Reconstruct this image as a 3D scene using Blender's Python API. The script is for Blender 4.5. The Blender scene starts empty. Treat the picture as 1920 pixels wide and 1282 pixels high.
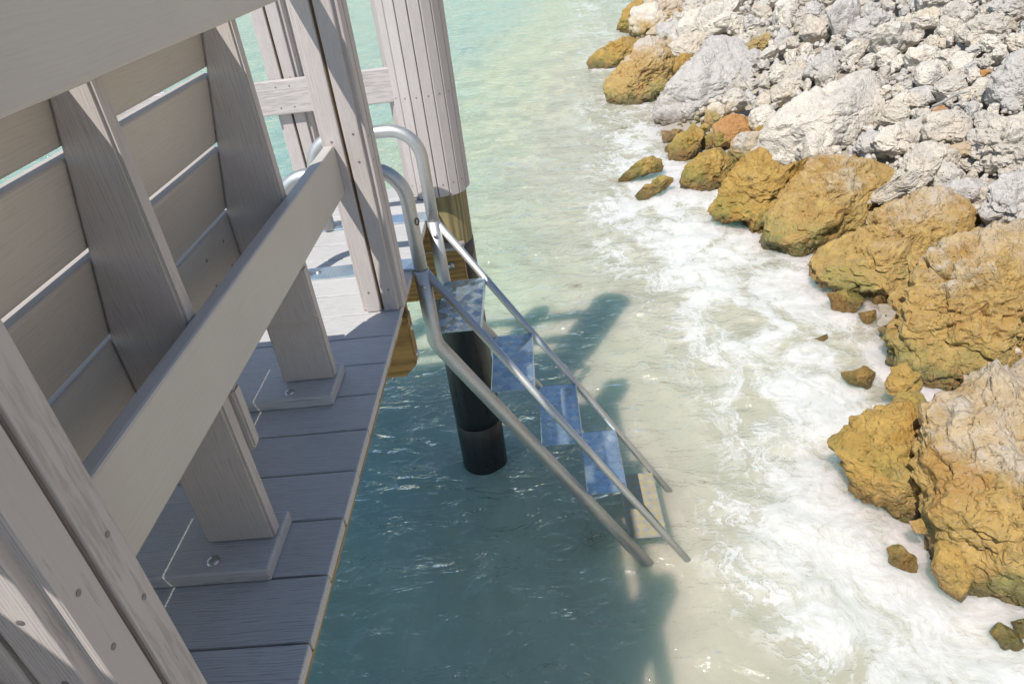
import bpy, bmesh, math, random
import numpy as np
from mathutils import Vector, Matrix
random.seed(7); rng = np.random.default_rng(7)
scene = bpy.context.scene
COL = scene.collection
# ------------------------------------------------------------------ camera
F_PX = 1330.745                       # focal length in pixels of the 1920 px wide photograph
R = np.array([[0.9939392364310304, -0.09234003900266699, -0.059649907626803486],
              [0.0017667504571260103, -0.5291249169723452, 0.8485421031580173],
              [-0.10991666332145683, -0.8435046765940276, -0.5257548741460061]])
CAM = np.array([0.463, 0.0, 1.032])   # x = 0 deck edge, z = 0 deck top
cd = bpy.data.cameras.new('camera'); cam = bpy.data.objects.new('camera', cd); COL.objects.link(cam)
cd.sensor_width = 36; cd.lens = 36 * F_PX / 1920; cd.clip_start = 0.02; cd.clip_end = 2000
m = Matrix.Identity(4)
for i in range(3):
    m[i][0] = R[i][0]; m[i][1] = -R[i][1]; m[i][2] = -R[i][2]; m[i][3] = CAM[i]
cam.matrix_world = m
scene.camera = cam
# ------------------------------------------------------------------ world, sun, exposure
SUN = Vector((0.34, 0.62, -1.0)).normalized()          # direction the light travels
world = bpy.data.worlds.new('World'); scene.world = world; world.use_nodes = True
wn = world.node_tree.nodes; wl = world.node_tree.links
sky = wn.new('ShaderNodeTexSky'); sky.sky_type = 'NISHITA'; sky.sun_disc = False
sky.sun_elevation = math.asin(-SUN.z); sky.sun_rotation = math.atan2(-SUN.x, -SUN.y)
sky.air_density = 1.0; sky.dust_density = 0.0; sky.ozone_density = 1.0
wl.new(sky.outputs[0], wn['Background'].inputs[0]); wn['Background'].inputs[1].default_value = 0.135
sd = bpy.data.lights.new('sun', 'SUN'); sd.energy = 5.0; sd.angle = math.radians(0.53); sd.color = (1.0, 0.955, 0.89)
so = bpy.data.objects.new('sun', sd); COL.objects.link(so)
so.rotation_euler = SUN.to_track_quat('-Z', 'Y').to_euler(); so.location = (-3, -6, 10)
scene.view_settings.view_transform = 'Standard'; scene.view_settings.look = 'None'
scene.view_settings.exposure = 0.16; scene.view_settings.gamma = 1.0
scene.cycles.max_bounces = 6; scene.cycles.diffuse_bounces = 3; scene.cycles.glossy_bounces = 3
ZW = -1.57                                              # water level

# ------------------------------------------------------------------ photograph pixel -> place
def ray(px, py): return R @ np.array([px - 960.0, py - 641.0, F_PX])
def onz(p, z): r = ray(*p); return CAM + r * (z - CAM[2]) / r[2]
def proj(P):
    c = (np.asarray(P) - CAM) @ R
    return 960 + F_PX * c[..., 0] / c[..., 2], 641 + F_PX * c[..., 1] / c[..., 2]

# ------------------------------------------------------------------ vector noise
def _hash(ix, iy, iz, seed):
    h = (ix.astype(np.uint32) * np.uint32(374761393) + iy.astype(np.uint32) * np.uint32(668265263)
         + iz.astype(np.uint32) * np.uint32(2147483647 - 58) + np.uint32(seed * 974711 & 0xffffffff))
    h = (h ^ (h >> np.uint32(13))) * np.uint32(1274126177)
    h = h ^ (h >> np.uint32(16))
    return h.astype(np.float64) / 4294967295.0
def vnoise(P, seed=0):
    i = np.floor(P).astype(np.int64); f = P - i
    u = f * f * f * (f * (f * 6 - 15) + 10)
    out = 0
    for dx in (0, 1):
        wx = u[:, 0] if dx else 1 - u[:, 0]
        for dy in (0, 1):
            wy = u[:, 1] if dy else 1 - u[:, 1]
            for dz in (0, 1):
                wz = u[:, 2] if dz else 1 - u[:, 2]
                out = out + wx * wy * wz * _hash(i[:, 0] + dx, i[:, 1] + dy, i[:, 2] + dz, seed)
    return out * 2 - 1
ROT = np.array([[0.0, 0.8, 0.6], [-0.8, 0.36, -0.48], [-0.6, -0.48, 0.64]])
def fbm(P, octaves, seed=0, gain=0.5, ridged=False):
    out = 0; a = 1.0
    for o in range(octaves):
        n = vnoise(P, seed + o)
        out = out + a * ((1 - 2 * np.abs(n)) if ridged else n)
        P = P @ ROT.T * 2.03 + 3.7; a *= gain
    return out

# ------------------------------------------------------------------ objects
WORLD = {}
def place(o, M, parent=None):
    COL.objects.link(o)
    if parent is not None:
        o.parent = parent; o.matrix_parent_inverse = WORLD[parent.name].inverted()
    o.matrix_basis = M; WORLD[o.name] = M.copy()
    return o
def tag(o, label=None, cat=None, group=None, kind=None):
    if label: o['label'] = label
    if cat: o['category'] = cat
    if group: o['group'] = group
    if kind: o['kind'] = kind
    return o
def thing(name, loc, label, cat, group=None):
    o = bpy.data.objects.new(name, None); o.empty_display_size = 0.05
    place(o, Matrix.Translation(loc)); return tag(o, label, cat, group)
def basis(ex, ey, ez, loc):
    M = Matrix.Identity(4)
    for i in range(3): M[i][0] = ex[i]; M[i][1] = ey[i]; M[i][2] = ez[i]; M[i][3] = loc[i]
    return M
def mesh_obj(name, me, mat, M=Matrix.Identity(4), parent=None):
    o = bpy.data.objects.new(name, me)
    if mat and not me.materials: me.materials.append(mat)
    return place(o, M, parent)
CACHE = {}
def board_mesh(L, W, T, bev=0.004, seg=2):
    key = (round(L, 4), round(W, 4), round(T, 4), bev)
    if key in CACHE: return CACHE[key]
    bm = bmesh.new(); bmesh.ops.create_cube(bm, size=1)
    bmesh.ops.scale(bm, vec=(L, W, T), verts=bm.verts)
    bmesh.ops.bevel(bm, geom=bm.edges[:], offset=bev, segments=seg, affect='EDGES', profile=0.5)
    me = bpy.data.meshes.new('board'); bm.to_mesh(me); bm.free()
    for p in me.polygons: p.use_smooth = False
    CACHE[key] = me; return me
AX = {'X': ((1,0,0),(0,1,0),(0,0,1)), 'Y': ((0,1,0),(0,0,1),(1,0,0)), 'Z': ((0,0,1),(1,0,0),(0,1,0))}
def box_board(name, lo, hi, along, mat, parent, bev=0.004):
    """board between two corners, local x along its length so that the grain follows it"""
    c = [(a + b) / 2 for a, b in zip(lo, hi)]; d = dict(X=hi[0]-lo[0], Y=hi[1]-lo[1], Z=hi[2]-lo[2])
    order = {'X': 'XYZ', 'Y': 'YZX', 'Z': 'ZXY'}[along]
    me = board_mesh(d[order[0]], d[order[1]], d[order[2]], bev)
    me2 = me if (not me.materials or me.materials[0] == mat) else me.copy()
    if me2 is not me: me2.materials.clear()
    return mesh_obj(name, me2, mat, basis(*AX[along], c), parent)
def prism(name, pts, t, along_basis, loc, mat, parent, bev=0.004):
    """polygon pts in local (x,y), thickness t in local z"""
    bm = bmesh.new()
    vs = [bm.verts.new((x, y, 0)) for x, y in pts]
    f = bm.faces.new(vs); r = bmesh.ops.extrude_face_region(bm, geom=[f])
    bmesh.ops.translate(bm, vec=(0, 0, t), verts=[g for g in r['geom'] if isinstance(g, bmesh.types.BMVert)])
    bmesh.ops.recalc_face_normals(bm, faces=bm.faces)
    bmesh.ops.bevel(bm, geom=bm.edges[:], offset=bev, segments=2, affect='EDGES')
    me = bpy.data.meshes.new(name); bm.to_mesh(me); bm.free()
    return mesh_obj(name, me, mat, basis(*along_basis, loc), parent)
def tube_bm(bm, path, rad, n=20, cap=True):
    P = [Vector(p) for p in path]; N = len(P)
    rads = rad if isinstance(rad, (list, tuple)) else [rad] * N
    t0 = (P[1] - P[0]).normalized(); up = Vector((0, 1, 0)) if abs(t0.y) < 0.9 else Vector((1, 0, 0))
    u = t0.cross(up).normalized(); rings = []
    for i in range(N):
        t = ((P[min(i+1, N-1)] - P[i]).normalized() + (P[i] - P[max(i-1, 0)]).normalized()).normalized()
        u = (u - t * u.dot(t)).normalized(); v = t.cross(u)
        rings.append([bm.verts.new(P[i] + (u * math.cos(a) + v * math.sin(a)) * rads[i]) for a in [2*math.pi*k/n for k in range(n)]])
    for a, b in zip(rings, rings[1:]):
        for k in range(n): bm.faces.new((a[k], a[(k+1) % n], b[(k+1) % n], b[k])).smooth = True
    if cap: bm.faces.new(list(reversed(rings[0]))); bm.faces.new(rings[-1])
def tube(name, path, rad, mat, parent, n=20):
    bm = bmesh.new(); tube_bm(bm, path, rad, n)
    bmesh.ops.recalc_face_normals(bm, faces=bm.faces)
    me = bpy.data.meshes.new(name); bm.to_mesh(me); bm.free()
    return mesh_obj(name, me, mat, Matrix.Identity(4), parent)
def fillet(pts, rad, n=10):
    out = [Vector(pts[0])]
    for a, b, c in zip(pts, pts[1:], pts[2:]):
        a, b, c = Vector(a), Vector(b), Vector(c); d1 = (a - b).normalized(); d2 = (c - b).normalized()
        ang = d1.angle(d2); L = min(rad / math.tan(ang / 2), (a-b).length * .49, (c-b).length * .49)
        p1 = b + d1 * L; p2 = b + d2 * L
        r = L * math.tan(ang / 2); ctr = b + (d1 + d2).normalized() * (r / math.sin(ang / 2))
        v1 = p1 - ctr; v2 = p2 - ctr; tot = v1.angle(v2)
        for k in range(n + 1):
            s = k / n
            out.append(ctr + (v1 * math.sin((1-s)*tot) + v2 * math.sin(s*tot)) / math.sin(tot))
    out.append(Vector(pts[-1])); return out
def dome_mesh(r, h, n=14):
    bm = bmesh.new(); rings = []
    for j in range(5):
        a = j / 4 * math.pi / 2
        if j == 4: top = bm.verts.new((0, 0, h)); break
        rings.append([bm.verts.new((r*math.cos(a)*math.cos(2*math.pi*k/n), r*math.cos(a)*math.sin(2*math.pi*k/n), h*math.sin(a))) for k in range(n)])
    for a, b in zip(rings, rings[1:]):
        for k in range(n): bm.faces.new((a[k], a[(k+1)%n], b[(k+1)%n], b[k])).smooth = True
    for k in range(n): bm.faces.new((rings[-1][k], rings[-1][(k+1)%n], top)).smooth = True
    me = bpy.data.meshes.new('dome'); bm.to_mesh(me); bm.free(); return me

# ------------------------------------------------------------------ materials
class NT:
    def __init__(s, name):
        s.m = bpy.data.materials.new(name); s.m.use_nodes = True
        s.t = s.m.node_tree; s.b = s.t.nodes['Principled BSDF']; s.out = s.t.nodes['Material Output']
    def n(s, typ, **kw):
        nd = s.t.nodes.new('ShaderNode' + typ)
        for k, v in kw.items(): setattr(nd, k, v)
        return nd
    def l(s, a, b): s.t.links.new(a, b)
    def val(s, sock, v):
        if hasattr(v, 'is_linked') or isinstance(v, bpy.types.NodeSocket): s.l(v, sock)
        else: sock.default_value = v
    def math(s, op, a, b=0.0, c=None, clamp=False):
        nd = s.n('Math', operation=op, use_clamp=clamp); s.val(nd.inputs[0], a); s.val(nd.inputs[1], b)
        if c is not None: s.val(nd.inputs[2], c)
        return nd.outputs[0]
    def mix(s, f, a, b, blend='MIX'):
        nd = s.n('Mix', data_type='RGBA', blend_type=blend); s.val(nd.inputs[0], f); s.val(nd.inputs[6], a); s.val(nd.inputs[7], b)
        return nd.outputs[2]
    def noise(s, vec, scale, detail=4, rough=0.55, dist=0.0):
        nd = s.n('TexNoise'); s.l(vec, nd.inputs['Vector']); nd.inputs['Scale'].default_value = scale
        nd.inputs['Detail'].default_value = detail; nd.inputs['Roughness'].default_value = rough; nd.inputs['Distortion'].default_value = dist
        return nd.outputs[0]
    def mapping(s, vec, scale=(1,1,1), loc=(0,0,0), rot=(0,0,0)):
        nd = s.n('Mapping'); s.l(vec, nd.inputs[0]); s.val(nd.inputs[1], loc) ; nd.inputs[2].default_value = rot; nd.inputs[3].default_value = scale
        return nd.outputs[0]
    def ramp(s, v, a, b, lo=0.0, hi=1.0):
        nd = s.n('MapRange', interpolation_type='SMOOTHSTEP'); s.val(nd.inputs[0], v)
        for k, x in zip((1, 2, 3, 4), (a, b, lo, hi)): s.val(nd.inputs[k], x)
        return nd.outputs[0]
    def bump(s, h, strength, dist, normal=None):
        nd = s.n('Bump'); nd.inputs['Strength'].default_value = strength; nd.inputs['Distance'].default_value = dist
        s.l(h, nd.inputs['Height'])
        if normal is not None: s.l(normal, nd.inputs['Normal'])
        return nd.outputs[0]

def composite(name, col, grain, rough=0.5, freq=48, dist=13):
    k = NT(name); tc = k.n('TexCoord').outputs['Object']; oi = k.n('ObjectInfo')
    off = k.n('CombineXYZ'); k.l(k.math('MULTIPLY', oi.outputs['Random'], 37.0), off.inputs[0])
    k.l(k.math('MULTIPLY', oi.outputs['Random'], 3.1), off.inputs[1])
    add = k.n('VectorMath', operation='ADD'); k.l(tc, add.inputs[0]); k.l(off.outputs[0], add.inputs[1]); v = add.outputs[0]
    w = k.n('TexWave', wave_type='BANDS', bands_direction='Y'); k.l(k.mapping(v, (0.10, 1, 1)), w.inputs[0])
    w.inputs['Scale'].default_value = freq; w.inputs['Distortion'].default_value = dist; w.inputs['Detail'].default_value = 3
    w.inputs['Detail Scale'].default_value = 1.1; w.inputs['Detail Roughness'].default_value = 0.45
    lines = k.ramp(w.outputs['Fac'], 0.62, 0.95)
    brk = k.ramp(k.noise(k.mapping(v, (22, 260, 260)), 1.0, 3, .6), 0.40, 0.62)
    lines = k.math('MULTIPLY', lines, k.math('MULTIPLY_ADD', brk, 0.75, 0.25))
    fine = k.noise(k.mapping(v, (5, 210, 210)), 1.0, 4, .6)
    cloud = k.noise(v, 5.0, 4)
    tone = k.math('ADD', k.math('MULTIPLY_ADD', fine, 0.16, 0.92 - 0.08), k.math('MULTIPLY_ADD', cloud, 0.14, -0.02))
    tone = k.math('MULTIPLY', tone, k.math('MULTIPLY_ADD', oi.outputs['Random'], 0.08, 0.96))
    tone = k.math('MULTIPLY', tone, k.math('SUBTRACT', 1.0, k.math('MULTIPLY', lines, 0.30 * grain)))
    g = k.n('CombineColor')
    for i in range(3): k.l(tone, g.inputs[i])
    k.l(k.mix(1.0, (*col, 1), g.outputs[0], 'MULTIPLY'), k.b.inputs['Base Color'])
    k.l(k.math('MULTIPLY_ADD', fine, 0.25, rough - .12), k.b.inputs['Roughness'])
    h = k.math('SUBTRACT', k.math('MULTIPLY', fine, 0.35), k.math('MULTIPLY', lines, grain))
    k.l(k.bump(h, 0.5, 0.0012), k.b.inputs['Normal'])
    return k.m
M_DECK = composite('composite_deck', (0.50, 0.485, 0.465), 1.0, 0.5, 60, 10)
M_LEG = composite('composite_leg', (0.46, 0.42, 0.395), 0.5, 0.5)
M_RAIL = composite('composite_smooth', (0.50, 0.465, 0.42), 0.12, 0.40)
M_SLAT = composite('composite_slat', (0.47, 0.43, 0.385), 0.22, 0.42)
M_CLAD = composite('composite_cladding', (0.475, 0.428, 0.405), 0.75, 0.52, 85, 5)

def timber(name, col, dark, rough=0.7):
    k = NT(name); tc = k.n('TexCoord').outputs['Object']; oi = k.n('ObjectInfo')
    off = k.n('CombineXYZ'); k.l(k.math('MULTIPLY', oi.outputs['Random'], 19.0), off.inputs[0])
    add = k.n('VectorMath', operation='ADD'); k.l(tc, add.inputs[0]); k.l(off.outputs[0], add.inputs[1]); v = add.outputs[0]
    w = k.n('TexWave', wave_type='RINGS', rings_direction='X'); k.l(k.mapping(v, (0.25, 1, 1), (0, .13, .09)), w.inputs[0])
    w.inputs['Scale'].default_value = 17; w.inputs['Distortion'].default_value = 3.5; w.inputs['Detail'].default_value = 3; w.inputs['Detail Scale'].default_value = 1.5
    f = k.math('MULTIPLY_ADD', k.noise(k.mapping(v, (3, 60, 60)), 1, 5, .65), 0.9, k.math('MULTIPLY_ADD', w.outputs['Fac'], 0.5, -0.2), clamp=True)
    k.l(k.mix(f, (*dark, 1), (*col, 1)), k.b.inputs['Base Color']); k.b.inputs['Roughness'].default_value = rough
    k.l(k.bump(f, 0.5, 0.003), k.b.inputs['Normal'])
    return k.m
M_TIMBER = timber('treated_timber', (0.40, 0.245, 0.075), (0.15, 0.08, 0.022))
M_PILE = timber('weathered_pile', (0.36, 0.30, 0.14), (0.10, 0.08, 0.035))

def metal(name, col, rough, spangle=0.5):
    k = NT(name); tc = k.n('TexCoord').outputs['Object']
    vo = k.n('TexVoronoi'); k.l(tc, vo.inputs['Vector']); vo.inputs['Scale'].default_value = 160
    n = k.noise(tc, 14, 5, .6)
    sp = k.n('RGBToBW'); k.l(vo.outputs['Color'], sp.inputs[0])
    t = k.math('ADD', k.math('MULTIPLY_ADD', sp.outputs[0], 0.16 * spangle, 0.86), k.math('MULTIPLY_ADD', n, 0.25, -0.12))
    g = k.n('CombineColor')
    for i in range(3): k.l(t, g.inputs[i])
    k.l(k.mix(1.0, (*col, 1), g.outputs[0], 'MULTIPLY'), k.b.inputs['Base Color'])
    k.b.inputs['Metallic'].default_value = 0.85
    k.l(k.math('MULTIPLY_ADD', n, 0.3, rough - .12), k.b.inputs['Roughness'])
    k.l(k.bump(k.noise(tc, 70, 4, .6), 0.15, 0.002), k.b.inputs['Normal'])
    return k.m
M_GALV = metal('galvanised_steel', (0.56, 0.56, 0.545), 0.47)
M_TREAD = metal('aluminium_plate', (0.58, 0.71, 0.80), 0.25, 0.1)  # blue of the reflected sky is put into the plate colour
M_BOLT = metal('stainless_bolt', (0.5, 0.5, 0.5), 0.28, 0.0)
def plain(name, col, rough, metallic=0.0, var=0.15, scale=25):
    k = NT(name); tc = k.n('TexCoord').outputs['Object']
    t = k.math('MULTIPLY_ADD', k.noise(tc, scale, 5, .6), 2 * var, 1 - var)
    g = k.n('CombineColor')
    for i in range(3): k.l(t, g.inputs[i])
    k.l(k.mix(1.0, (*col, 1), g.outputs[0], 'MULTIPLY'), k.b.inputs['Base Color'])
    k.b.inputs['Roughness'].default_value = rough; k.b.inputs['Metallic'].default_value = metallic
    return k.m
M_ALGAEBAR = plain('algae_tinted_metal', (0.46, 0.38, 0.18), 0.45, 0.3, 0.35, 40)
M_DULLPLATE = plain('dulled_metal', (0.42, 0.40, 0.36), 0.5, 0.5, 0.3, 30)
M_BLACKRING = plain('black_plastic', (0.02, 0.02, 0.02), 0.4)
M_SCREW = plain('screw_head', (0.22, 0.20, 0.19), 0.45, 0.5)
def wrap_mat():
    k = NT('black_pile_wrap'); tc = k.n('TexCoord').outputs['Object']
    n = k.noise(k.mapping(tc, (9, 9, 1.2)), 3, 5, .6); sp = k.ramp(k.noise(tc, 55, 3, .7), 0.70, 0.78)
    c = k.mix(n, (0.008, 0.009, 0.010, 1), (0.022, 0.023, 0.022, 1))
    k.l(k.mix(k.math('MULTIPLY', sp, 0.35), c, (0.35, 0.34, 0.30, 1)), k.b.inputs['Base Color'])
    k.l(k.math('MULTIPLY_ADD', n, 0.35, 0.15), k.b.inputs['Roughness'])
    k.l(k.bump(k.noise(k.mapping(tc, (1, 1, .3)), 9, 3), 0.4, 0.02), k.b.inputs['Normal'])
    return k.m
M_WRAP = wrap_mat()

def rock_mat():
    k = NT('limestone_rock'); oi = k.n('ObjectInfo'); ge = k.n('NewGeometry'); pos = ge.outputs['Position']
    tc = pos
    sep = k.n('SeparateXYZ'); k.l(pos, sep.inputs[0]); z = sep.outputs[2]
    n1 = k.noise(tc, 3.2, 5, .6); n2 = k.noise(tc, 14, 6, .65); n3 = k.noise(tc, 60, 4, .7)
    n4 = k.noise(tc, 150, 3, .7)
    t = k.math('ADD', k.math('MULTIPLY_ADD', n2, 0.7, 0.40), k.math('ADD', k.math('MULTIPLY_ADD', n3, 0.7, -0.18), k.math('MULTIPLY_ADD', n4, 0.5, -0.22)))
    g = k.n('CombineColor')
    for i in range(3): k.l(t, g.inputs[i])
    base = k.mix(1.0, oi.outputs['Color'], g.outputs[0], 'MULTIPLY')
    grey = k.ramp(k.math('ADD', n1, k.math('MULTIPLY', k.math('SUBTRACT', z, ZW + .45), 0.10)), 0.50, 0.62)                                    # lichen-grey weathered patches
    base = k.mix(k.math('MULTIPLY', grey, 0.45), base, k.mix(n2, (0.29, 0.27, 0.245, 1), (0.56, 0.525, 0.475, 1)))
    warm = k.ramp(k.noise(tc, 2.1, 3, .5, .4), 0.55, 0.70)
    base = k.mix(k.math('MULTIPLY', warm, 0.35), base, (0.42, 0.30, 0.16, 1))
    # golden algae stain that ends at a ragged tide line
    zz = k.math('ADD', k.math('SUBTRACT', z, ZW), k.math('MULTIPLY_ADD', n1, 0.7, -0.35))
    zz = k.math('ADD', zz, k.math('MULTIPLY_ADD', n2, 0.3, -0.15))
    lim = k.math('MULTIPLY', oi.outputs['Alpha'], 0.95)
    stain = k.ramp(k.math('SUBTRACT', lim, zz), 0.0, 0.28)
    stain = k.math('MULTIPLY', stain, k.ramp(n3, 0.25, 0.55, 0.6, 1.0))
    och = k.mix(n2, (0.15, 0.085, 0.016, 1), (0.60, 0.385, 0.10, 1))
    och = k.mix(k.ramp(k.noise(tc, 5, 4), .5, .68), och, (0.33, 0.175, 0.03, 1))
    gr = k.math('MULTIPLY', k.ramp(k.math('SUBTRACT', z, ZW), 0.42, 0.05), k.ramp(k.noise(tc, 4.3, 5, .65), .42, .60))
    och = k.mix(gr, och, (0.20, 0.19, 0.04, 1))
    base = k.mix(k.math('MULTIPLY', stain, 0.92), base, och)
    wet = k.ramp(k.math('ADD', k.math('SUBTRACT', z, ZW), k.math('MULTIPLY_ADD', n2, 0.2, -0.1)), 0.20, 0.03)
    base = k.mix(wet, base, k.mix(1.0, base, (0.40, 0.36, 0.32, 1), 'MULTIPLY'))
    k.l(base, k.b.inputs['Base Color'])
    k.l(k.math('MULTIPLY_ADD', wet, -0.6, 0.88), k.b.inputs['Roughness'])
    vo = k.n('TexVoronoi', feature='F1'); k.l(k.mapping(tc, (1, 1, 1)), vo.inputs['Vector']); vo.inputs['Scale'].default_value = 42
    pits = k.ramp(vo.outputs['Distance'], 0.10, 0.42)
    h = k.math('ADD', k.math('MULTIPLY', n2, 0.9), k.math('ADD', k.math('MULTIPLY', n3, 0.7), k.math('ADD', k.math('MULTIPLY', pits, 0.40), k.math('MULTIPLY', n4, 0.25))))
    k.l(k.bump(h, 0.75, 0.024), k.b.inputs['Normal'])
    return k.m
M_ROCK = rock_mat()
def sand_mat():
    k = NT('rubble_sand'); pos = k.n('NewGeometry').outputs['Position']
    n = k.noise(pos, 9, 6, .65)
    k.l(k.mix(n, (0.22, 0.18, 0.13, 1), (0.58, 0.52, 0.43, 1)), k.b.inputs['Base Color']); k.b.inputs['Roughness'].default_value = .95
    k.l(k.bump(k.noise(pos, 30, 5, .7), 0.8, 0.03), k.b.inputs['Normal'])
    return k.m
M_SAND = sand_mat()

def water_mat():
    k = NT('turbid_sea_water'); ge = k.n('NewGeometry'); pos = ge.outputs['Position']
    foamA = k.n('Attribute', attribute_name='foam').outputs['Fac']
    sandA = k.n('Attribute', attribute_name='sand').outputs['Fac']
    n0 = k.noise(k.mapping(pos, (1, .6, 1)), 1.3, 4, .55)
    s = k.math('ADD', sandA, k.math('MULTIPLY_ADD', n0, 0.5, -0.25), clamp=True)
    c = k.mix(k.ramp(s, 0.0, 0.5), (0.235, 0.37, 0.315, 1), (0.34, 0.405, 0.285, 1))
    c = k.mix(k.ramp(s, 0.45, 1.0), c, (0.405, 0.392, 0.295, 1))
    murk = k.noise(k.mapping(pos, (1, .7, 1), rot=(0, 0, .3)), 2.6, 5, .6, .5)
    mk = k.n('CombineColor'); mv = k.math('MULTIPLY_ADD', murk, 0.55, 0.72)
    for i in range(3): k.l(mv, mk.inputs[i])
    c = k.mix(1.0, c, mk.outputs[0], 'MULTIPLY')
    # foam: a thin milky veil, torn threads and a few dense patches
    wv = k.n('VectorMath', operation='ADD'); nz = k.n('TexNoise'); k.l(pos, nz.inputs['Vector']); nz.inputs['Scale'].default_value = 1.9; nz.inputs['Detail'].default_value = 5
    sc = k.n('VectorMath', operation='SCALE'); k.l(nz.outputs['Color'], sc.inputs[0]); sc.inputs['Scale'].default_value = 0.75
    k.l(pos, wv.inputs[0]); k.l(sc.outputs[0], wv.inputs[1]); wp = wv.outputs[0]
    fl = k.noise(k.mapping(wp, (1.0, 0.6, 1)), 3.0, 8, .62)
    fine = k.noise(k.mapping(wp, (1.0, 0.7, 1)), 24, 6, .7)
    th = k.math('MULTIPLY_ADD', foamA, -0.40, 0.695)
    veil = k.math('MULTIPLY', k.ramp(k.math('SUBTRACT', fl, th), 0.0, 0.20), k.math('MULTIPLY_ADD', fine, 1.5, 0.02), clamp=True)
    rid = k.math('SUBTRACT', 1.0, k.math('ABSOLUTE', k.math('MULTIPLY_ADD', k.noise(k.mapping(wp, (1.0, 0.55, 1)), 6.5, 7, .62), 2.0, -1.0)))
    lace = k.math('MULTIPLY', k.ramp(k.math('ADD', rid, k.math('MULTIPLY_ADD', fine, 0.16, -0.08)), 0.86, 1.0), k.ramp(foamA, 0.12, 0.6))
    lace = k.math('MULTIPLY', lace, k.ramp(fl, 0.38, 0.56))
    foam = k.math('MAXIMUM', k.math('MULTIPLY', veil, 0.85), k.math('MULTIPLY', lace, 0.72))
    c = k.mix(foam, c, (0.73, 0.73, 0.705, 1))
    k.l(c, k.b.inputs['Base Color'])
    k.b.inputs['Subsurface Weight'].default_value = 0.9
    k.b.inputs['Subsurface Radius'].default_value = (0.65, 1.0, 0.85); k.b.inputs['Subsurface Scale'].default_value = 0.42
    k.b.inputs['Roughness'].default_value = 1.0; k.b.inputs['Specular IOR Level'].default_value = 0.0; k.b.subsurface_method = 'BURLEY'
    r1 = k.noise(k.mapping(pos, (1.0, 1.9, 1), rot=(0, 0, .5)), 2.5, 5, .5, .9)
    r2 = k.noise(k.mapping(pos, (1.0, 1.7, 1), rot=(0, 0, -.3)), 8, 3, .5, .8)
    h = k.math('ADD', k.math('MULTIPLY', r1, 1.0), k.math('MULTIPLY', r2, 0.20))
    h = k.math('ADD', h, k.math('MULTIPLY', foam, 0.20))
    nb = k.bump(h, 0.9, 0.13)
    k.l(k.bump(k.math('ADD', k.math('MULTIPLY', h, 0.12), k.math('MULTIPLY', foam, 0.25)), 0.35, 0.05), k.b.inputs['Normal'])
    gl = k.n('BsdfGlossy'); k.l(k.math('MULTIPLY_ADD', foam, 0.5, 0.07), gl.inputs['Roughness']); k.l(nb, gl.inputs['Normal'])
    fr = k.n('Fresnel'); fr.inputs[0].default_value = 1.45; k.l(nb, fr.inputs[1])
    mx = k.n('MixShader'); k.l(k.math('MULTIPLY', fr.outputs[0], k.math('MULTIPLY_ADD', foam, -0.7, 1.0)), mx.inputs[0])
    k.l(k.b.outputs[0], mx.inputs[1]); k.l(gl.outputs[0], mx.inputs[2]); k.l(mx.outputs[0], k.out.inputs[0])
    return k.m
M_WATER = water_mat()

# ------------------------------------------------------------------ setting: shore, sea bed, water
SHORE_Y = np.array([-40, 0.0, 1.8, 2.4, 3.3, 4.7, 5.7, 7.0, 10.0, 14.0, 21.0, 60, 200])
SHORE_X = np.array([3.0, 2.35, 2.35, 2.30, 2.60, 2.65, 2.50, 2.25, 2.10, 2.45, 3.30, 7.0, 20])
def shore(y): return np.interp(y, SHORE_Y, SHORE_X)
def slope_z(x, y):
    d = x - shore(y)
    return ZW + np.where(d > 0, 0.50 * d, np.maximum(0.32 * d, -0.75))
def spaced(lo, a, b, hi, step, grow=1.12):
    v = list(np.arange(a, b, step)); s = step; x = b
    while x < hi: v.append(x); s *= grow; x += s
    v.append(hi); s = step; x = a; w = []
    while x > lo: s *= grow; x -= s; w.append(max(x, lo))
    return np.array(w[::-1] + v)
def grid_mesh(name, xs, ys, zf, mat, attrs=None):
    X, Y = np.meshgrid(xs, ys); P = np.stack([X.ravel(), Y.ravel()], 1); Z = zf(P[:, 0], P[:, 1])
    V = np.column_stack([P, Z]); nx, ny = len(xs), len(ys)
    i = np.arange(nx * ny).reshape(ny, nx); q = np.stack([i[:-1, :-1], i[:-1, 1:], i[1:, 1:], i[1:, :-1]], -1).reshape(-1, 4)
    me = bpy.data.meshes.new(name); me.vertices.add(len(V)); me.vertices.foreach_set('co', V.ravel())
    me.loops.add(q.size); me.loops.foreach_set('vertex_index', q.ravel().astype(np.int32))
    me.polygons.add(len(q)); me.polygons.foreach_set('loop_start', np.arange(0, q.size, 4, dtype=np.int32)); me.polygons.foreach_set('loop_total', np.full(len(q), 4, dtype=np.int32))
    me.polygons.foreach_set('use_smooth', np.ones(len(q), dtype=bool)); me.update(); me.validate()
    for k, fn in (attrs or {}).items():
        a = me.attributes.new(k, 'FLOAT', 'POINT'); a.data.foreach_set('value', fn(P[:, 0], P[:, 1]).astype(np.float32))
    return mesh_obj(name, me, mat)
def ground_z(x, y):
    P = np.column_stack([x, y, np.zeros_like(x)]); d = x - shore(y)
    return slope_z(x, y) + 0.10 * fbm(P * 1.3, 4, 5) * np.clip(d + .5, 0, 1) - np.clip(d, 0, .25) * 0.5
g = grid_mesh('ground', spaced(-250, 1.0, 8.0, 120, 0.08, 1.15), spaced(-40, 0.0, 12.0, 300, 0.10, 1.1), ground_z, M_SAND)
tag(g, kind='structure')
FOAM_EDGE = np.array([onz(p, ZW)[:2] for p in [(1040,235),(1050,330),(1090,420),(1110,500),(1170,600),(1210,700),(1240,820),(1262,900),(1275,980),(1290,1100),(1370,1190),(1500,1282)]])
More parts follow.
